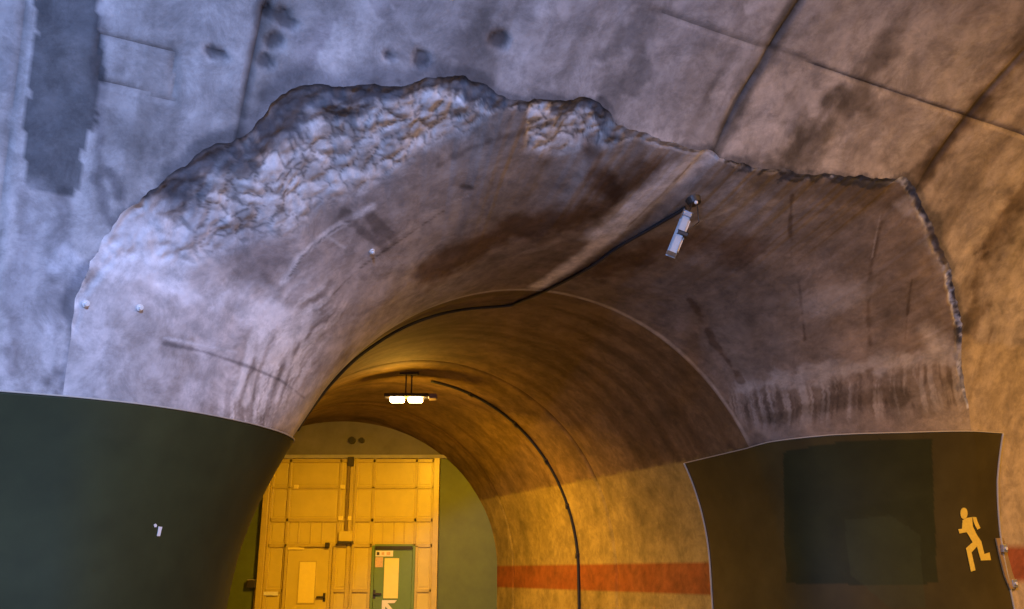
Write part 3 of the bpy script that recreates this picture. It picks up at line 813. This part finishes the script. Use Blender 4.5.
def build_panel(name, side, s_end, a_end, ztops, rows_=130, **props):
    t = np.linspace(0, 1, rows_)
    # top height along the path
    ncol = len(wall_path(side, 1.0, s_end(1.0), a_end))
    zt = np.interp(np.linspace(0, 1, ncol), np.linspace(0, 1, len(ztops)), ztops)
    zmax = zt.max() + .01; zg = np.linspace(0.02, zmax, 90)
    paths = np.array([wall_path(side, z, s_end(z), a_end) for z in zg])       # [z, col]
    P = np.zeros((rows_, ncol, 3))
    for c_ in range(ncol):
        zr = 0.02 + (zt[c_] - 0.02) * t
        for q in range(3): P[:, c_, q] = np.interp(zr, paths[:, c_, 2] if False else zg, paths[:, c_, q])
        P[:, c_, 2] = zr
    return sheet(P, .022, .012)

V, Fc, Bl, Nl = build_panel('green_panel', -1, lambda z: -9.0, A_THROAT + .9, [3.02, 3.02, 3.04, 3.06, 3.08])
l1 = fbm(V * .8, 4, 91); l2 = fbm(V * 3.5, 3, 92)
Cl = np.array([.030, .036, .013]) * (.55 + .55 * l1 + .35 * l2)[:, None]
org = np.array([V[:, 0].mean(), V[:, 1].mean(), 0])
LP = mesh_obj('green_wall_panel', V, Fc, M['green'], None, Cl, origin=org, label='dark green wall sheet on the pillar beside the gallery', category='wall panel', group='green wall panels')
for p in LP.data.polygons: p.use_smooth = True

sR = main_hit([(1000, 437), (995, 480), (1000, 550), (1012, 609)])
zR = main_pt(sR[:, 0], sR[:, 1])[:, 2]
print('right edge s', sR, zR)
def s_right(z): return float(np.interp(z, zR[::-1], sR[::-1, 0]))
V, Fc, Br, Nr = build_panel('green_panel', 1, s_right, -10.45, [3.52, 3.5, 3.46, 3.44, 3.40, 3.32])
r1 = fbm(V * .9, 4, 95); r2 = fbm(V * 3.5, 3, 96)
Cr = np.array([.056, .043, .012]) * (.5 + .6 * r1 + .35 * r2)[:, None]
BV_rp = BVHTree.FromPolygons([tuple(p) for p in V], Fc.tolist())
def project_uv(P):    # plan angle and height about the gallery mouth, used for painted patches
    return P
def patch_mask(pxs):
    Q = hits(pxs, (BV_rp,))
    u = lambda X: np.stack([X @ MA - (X @ MN) * .6, X[:, 2]], 1)
    return in_poly(u(V) + (np.stack([r2, r1], 1) - .5) * .05, u(Q)).astype(float)
pm_ = patch_mask([(783, 452), (830, 444), (880, 440), (932, 440), (934, 500), (936, 540), (938, 584), (880, 585), (800, 584), (786, 583), (785, 520)])
Cr = mul(Cr, [.42, .62, .62], pm_)
pg_ = patch_mask([(845, 520), (890, 515), (920, 535), (925, 608), (890, 608), (850, 575)])
Cr = mix(Cr, [.040, .050, .018], pg_ * .4)  # greenish highlight of the sheet put into its colour
org = np.array([V[:, 0].mean(), V[:, 1].mean(), 0])
RP = mesh_obj('green_wall_panel', V, Fc, M['green'], None, Cr, origin=org, label='olive green wall sheet with a yellow running figure', category='wall panel', group='green wall panels')
# pale rim strips of the right sheet
def strip(P, N, m, parent, r=.012):
    Vt, Ft = tube(P + N * .004, r, 6); return mesh_obj('edge_strip', Vt - np.array(parent.location), Ft, m, parent)
strip(Br[:, 0], Nr[:, 0], M['rim'], RP, .018); strip(Br[:, -1], Nr[:, -1], M['rim'], RP, .018); strip(Br[-1, :], Nr[-1, :], M['rim'], RP, .008)
strip(Bl[-1, :], Nl[-1, :], M['rim'], LP, .008)

# running figure painted on the right sheet
def conform(name, polys, bv, m, parent, lift=.004, th=.006, sub=2):
    V_, F_ = [], []
    for poly_ in polys:
        pts = [hit(p, bv if isinstance(bv, tuple) else (bv,)) for p in poly_]
        if any(p[0] is None for p in pts): continue
        n_ = np.mean([p[1] for p in pts], 0); n_ /= np.linalg.norm(n_); k0 = len(V_); L = len(pts)
        for p in pts: V_.append(p[0] + n_ * (lift + th))
        for p in pts: V_.append(p[0] + n_ * lift)
        F_.append(list(range(k0, k0 + L))); F_.append(list(range(k0 + 2 * L - 1, k0 + L - 1, -1)))
        for i in range(L): F_.append([k0 + (i + 1) % L, k0 + i, k0 + L + i, k0 + L + (i + 1) % L])
    if not V_: print('NO HIT', name, polys[0][0]); return parent
    return mesh_obj(name, np.array(V_) - np.array(parent.location), F_, m, parent, smooth_sh=False)
fx = lambda L: [(920 + a / 4.72, 480 + b / 4.72) for a, b in L]
head = [(205 + 17 * math.cos(t), 157 + 27 * math.sin(t)) for t in np.linspace(0, 2 * math.pi, 15)[:-1]]
figure = conform('running_figure', [fx(head),
    fx([(197, 190), (222, 178), (243, 175), (246, 218), (264, 256), (285, 288), (262, 303), (246, 294), (224, 255), (205, 232)]),
    fx([(245, 174), (262, 175), (270, 200), (282, 226), (268, 234), (254, 208)]),
    fx([(197, 200), (207, 232), (217, 246), (184, 252), (178, 232), (196, 230)]),
    fx([(250, 290), (275, 302), (240, 342), (215, 322)]),
    fx([(215, 322), (240, 340), (259, 426), (238, 432)]),
    fx([(262, 300), (285, 286), (301, 350), (284, 376)]),
    fx([(286, 354), (325, 342), (332, 378), (284, 380)])], BV_rp, M['yellow'], RP, lift=.006)
figure['label'] = 'yellow running figure'
# hazy strip with two clips on the far edge of the sheet
BV_any = (BV_rp, BV_ma)
EC_t = (BV_rp, BV_ma)
EC = conform('edge_cover', [fx([(350, 275), (385, 272), (403, 345), (368, 360)]), fx([(368, 360), (403, 345), (425, 430), (392, 455)]), fx([(392, 455), (425, 430), (452, 508), (418, 516)])], EC_t, M['clear'], RP, lift=.012, th=.02)
for c_ in ((383, 322), (430, 488)):
    q, n_ = hit(fx([c_])[0], BV_any)
    Rm = Vector((0, -1, 0)).rotation_difference(Vector(n_)).to_matrix()
    bm = bmesh.new(); add_box(bm, Vector(q + n_ * .045) - RP.location, (.10, .05, .11), Rm, .012); cl_ = bm_obj('clip', bm, M['steel'], RP)
    bm = bmesh.new(); disc_bm(bm, Vector(q + n_ * .078) - RP.location, n_, .022, .02, 10); bm_obj('clip_bolt', bm, M['white'], cl_)
# chips in the paint of the left sheet
BV_lp = BVHTree.FromPolygons([tuple(p) for p in Bl.reshape(-1, 3)], grid_faces(*Bl.shape[:2]).tolist())
conform('paint_chip', [[(158.2, 526.5), (161.8, 526.8), (160.6, 531.5), (159.6, 536.2), (156.6, 536), (157.6, 531)]], BV_lp, M['white'], LP, .003, .004)
conform('paint_chip', [[(153.4, 524.6), (155.2, 523.6), (156.6, 525), (156, 527), (154.2, 527.2)]], BV_lp, M['white'], LP, .003, .004)

# ------------------------------------------------------------------ cables
def surf_path(pxs, lift):
    out = []
    for p in pxs:
        q, n_ = hit(p)
        if q is not None: out.append(q + n_ * lift)
    return out
top = surf_path([(398, 328), (433, 314), (467, 307), (508, 303.6), (521, 299), (549, 287), (590, 265), (620, 244), (650, 227), (672, 214), (685, 206)], .03)
leftp = [sect(A_THROAT + .35, np.array(f_ * GR)) + np.array([0, 0, -.02]) + GN * .03 for f_ in np.radians([154, 149, 142, 134])]
cab = catmull(np.array([list(p) for p in leftp] + [list(p) for p in top]), 6)
Vt, Ft = tube(cab, .022, 8)
mesh_obj('power_cable', Vt - cab[0], Ft, M['black'], None, label='black cable curving up the mouth to the hanging fixture', category='cable').location = Vector(cab[0])
# ring conduit in the gallery
RPH = np.radians(np.linspace(84, 0, 60)); A_RING = -5.95
rp = [gal_arc(A_RING, f_, GR - .035) for f_ in RPH] + [gal_pt(np.array(A_RING), np.array(GR - .035), np.array(z_)) for z_ in (1.3, .8, .3, .02)]
Vt, Ft = tube(np.array(rp), .027, 8)
CD = mesh_obj('ring_conduit', Vt - rp[-1], Ft, M['black'], None, label='black conduit following the gallery arch from lamp to floor', category='conduit'); CD.location = Vector(rp[-1])
for f_ in np.radians([70, 52, 36, 20, 4]):
    p = gal_arc(A_RING, f_, GR - .02); n_ = -(math.cos(f_) * GN + math.sin(f_) * np.array([0, 0, 1.]))
    Rm = Vector((0, 0, 1)).rotation_difference(Vector(n_)).to_matrix()
    bm = bmesh.new(); add_box(bm, Vector(p - rp[-1] + n_ * .02), (.10, .04, .07), Rm, .006); bm_obj('pipe_clip', bm, M['dark'], CD)

# ------------------------------------------------------------------ gallery lamp
LA = -6.3
lp = gal_arc(LA, math.radians(91.5), GR)
d_ = ray([(407, 400)])[0]
tt = ((lp - EYE) @ GA) / (d_ @ GA); lpos = EYE + d_ * tt
LAMP = empty('gallery_lamp', lpos, label='glowing twin sodium lamp hanging under the gallery vault', category='lamp')
Rz = Vector((1, 0, 0)).rotation_difference(Vector((1, 0, 0))).to_matrix()
box_obj('housing', (0, 0, .075), (.86, .30, .07), M['dark'], LAMP, None, .02)
for sx in (-.19, .16):
    bm = bmesh.new(); add_box(bm, (sx, 0, 0), (.27, .22, .08), None, .03); bm_obj('lens', bm, M['lens'], LAMP)
box_obj('end_cap', (.50, 0, .06), (.16, .24, .10), M['violet'], LAMP, None, .02)
hgt = max(.15, float(GH + GR - lpos[2]))
for sx in (-.03, .08):
    box_obj('hanger', (sx, 0, .11 + (hgt - .11) / 2), (.025, .025, hgt - .11), M['dark'], LAMP)
box_obj('hanger_plate', (.03, 0, hgt - .02), (.36, .14, .04), M['dark'], LAMP)
def area(name, loc, direction, size, power, color, parent=None, spread=180):
    l = bpy.data.lights.new(name, 'AREA'); l.shape = 'RECTANGLE'; l.size, l.size_y = size; l.energy = power; l.color = color; l.spread = math.radians(spread)
    o = bpy.data.objects.new(name, l); o.location = Vector(loc)
    o.rotation_euler = Vector(direction).to_track_quat('-Z', 'Y').to_euler()
    return link(o, parent)
area('gallery_lamp_light', (0, 0, -.06), (GA[0] * .25, GA[1] * .25, -1), (.6, .2), P_SODIUM_GALLERY, SODIUM, LAMP)
pl = bpy.data.lights.new('gallery_lamp_glow', 'POINT'); pl.energy = P_SODIUM_GALLERY * .14; pl.color = SODIUM; pl.shadow_soft_size = .1
po = bpy.data.objects.new('gallery_lamp_glow', pl); po.location = (0, 0, -.16); link(po, LAMP)

# ------------------------------------------------------------------ hanging fixture at the mouth
q, n_ = hit((693, 199))
HF = empty('hanging_fixture', q, label='pale rectangular fixture dangling from a dark ceiling box at the mouth', category='fixture')
dist_ = np.linalg.norm(q - EYE); mpp = dist_ / 940.0
Rq = Vector((0, 0, 1)).rotation_difference(Vector(n_)).to_matrix()
bm = bmesh.new(); disc_bm(bm, n_ * .03, n_, 8.0 * mpp, .07, 18, 6.5 * mpp); bm_obj('ceiling_box', bm, M['dark'], HF)
def at_depth(px, k_=1.0):
    d = ray([px])[0]; t = ((q - EYE) @ np.array([0, 1, 0])) * k_ / d[1]; return EYE + d * t
bm = bmesh.new(); bmesh.ops.create_uvsphere(bm, u_segments=10, v_segments=6, radius=2.0 * mpp)
for v in bm.verts: v.co += Vector(at_depth((696, 202.5), .985) - q)
bm_obj('eye_bolt', bm, M['white'], HF, True)
pa, pb = at_depth((686.5, 216), .97), at_depth((671.5, 254), .97)
axv = Vector(pb - pa); L_ = axv.length; ctr_ = (pa + pb) / 2
Rb = axv.to_track_quat('Z', 'Y').to_matrix()
bm = bmesh.new(); add_box(bm, Vector(ctr_ - q), (.115, .085, L_), Rb, .012); bm_obj('fixture_body', bm, M['grey'], HF)
bm = bmesh.new(); add_box(bm, Vector(pa - q) , (.125, .095, .06), Rb, .012); bm_obj('end_cap', bm, M['steel'], HF)
bm = bmesh.new(); add_box(bm, Vector(ctr_ - q) + Rb @ Vector((0, -.05, 0)), (.035, .02, L_ * .8), Rb, .004); bm_obj('lens_strip', bm, M['white'], HF)
pc = at_depth((682.5, 234), .965)
bm = bmesh.new(); add_box(bm, Vector(pc - q), (.05, .11, .045), Rb, .008); bm_obj('clamp', bm, M['dark'], HF)
for pA, pB, r_ in (((697, 204), (699, 222), .007), ((699, 222), (684, 234), .006), ((692, 203), (688, 217), .007)):
    a_, b_ = at_depth(pA, .98), at_depth(pB, .968); Vt, Ft = tube(np.array([a_ - q, (a_ + b_) / 2 - q, b_ - q]), r_, 6); mesh_obj('suspension_wire', Vt, Ft, M['dark'], HF)

# ------------------------------------------------------------------ pale anchor bolts in the lining
for px, nm2 in (((85.5, 303.5), 'pale anchor bolt in the pillar lining close to the dark stain'), ((139.5, 307.5), 'brighter pale anchor bolt in the pillar lining under the rocky edge'), ((372, 251), 'tiny pale anchor bolt in the flared mouth ceiling')):
    q2, n2_ = hit(px)
    t = empty('anchor_bolt', q2, label=nm2, category='bolt', group='anchor bolts in the lining')
    bm = bmesh.new(); disc_bm(bm, n2_ * .008, n2_, .032, .012, 12); bm_obj('washer', bm, M['white'], t)
    bm = bmesh.new(); disc_bm(bm, n2_ * .026, n2_, .016, .03, 6); bm_obj('bolt_head', bm, M['white'], t)

# ------------------------------------------------------------------ luminaires of the road tunnel, on its crown line
def luminaire(s, th_deg, lensm, color, power, label, cat_group):
    th = math.radians(th_deg)
    p = s * MA + ((MD - MR) + (MR - .34) * math.cos(th)) * MN + np.array([0, 0, MH + (MR - .34) * math.sin(th)])
    n_ = -(math.cos(th) * MN + math.sin(th) * np.array([0, 0, 1.]))
    t = empty('road_luminaire', p, label=label, category='lamp', group=cat_group)
    Rm = Vector((0, 0, 1)).rotation_difference(Vector(n_)).to_matrix()
    from mathutils import Matrix
    ax_ = Vector(MA); zz_ = Vector(n_); yy_ = zz_.cross(ax_)
    Rm = Matrix((ax_, yy_, zz_)).transposed()
    bm = bmesh.new(); add_box(bm, (0, 0, 0), (1.3, .36, .10), Rm, .02); bm_obj('housing', bm, M['steel'], t)
    bm = bmesh.new(); add_box(bm, Vector(n_) * .055, (1.2, .28, .03), Rm, .008); bm_obj('lens', bm, lensm, t)
    for sx in (-.45, .45):
        bm = bmesh.new(); add_box(bm, Rm @ Vector((sx, 0, -.13)), (.05, .20, .18), Rm); bm_obj('bracket', bm, M['dark'], t)
    area('road_luminaire_light', n_ * .09, n_, (1.2, .28), power, color, t)
    return t
M['sodiumlens'] = mat('road_sodium_lens', (1, .8, .5), .3, emit=((1, .6, .2), 8.0))
for s, pw, wh in ((-5.5, .55, 'farther down the road tunnel'), (-0.3, 1.2, 'facing the green pillar')):
    luminaire(s, 118, M['coollens'], COOL, P_COOL * pw, 'cold white luminaire on the road vault ' + wh, 'cold white road luminaires')
luminaire(7.0, 118, M['sodiumlens'], WARM, 260, 'warm white road tunnel luminaire on the vault crown', 'warm road luminaires')
for s, wh in ((10.8, 'opposite the running figure'), (17.0, 'well beyond the running figure')):
    luminaire(s, 95, M['sodiumlens'], SODIUM, P_SODIUM_ROAD, 'orange sodium luminaire on the road vault ' + wh, 'sodium road luminaires')
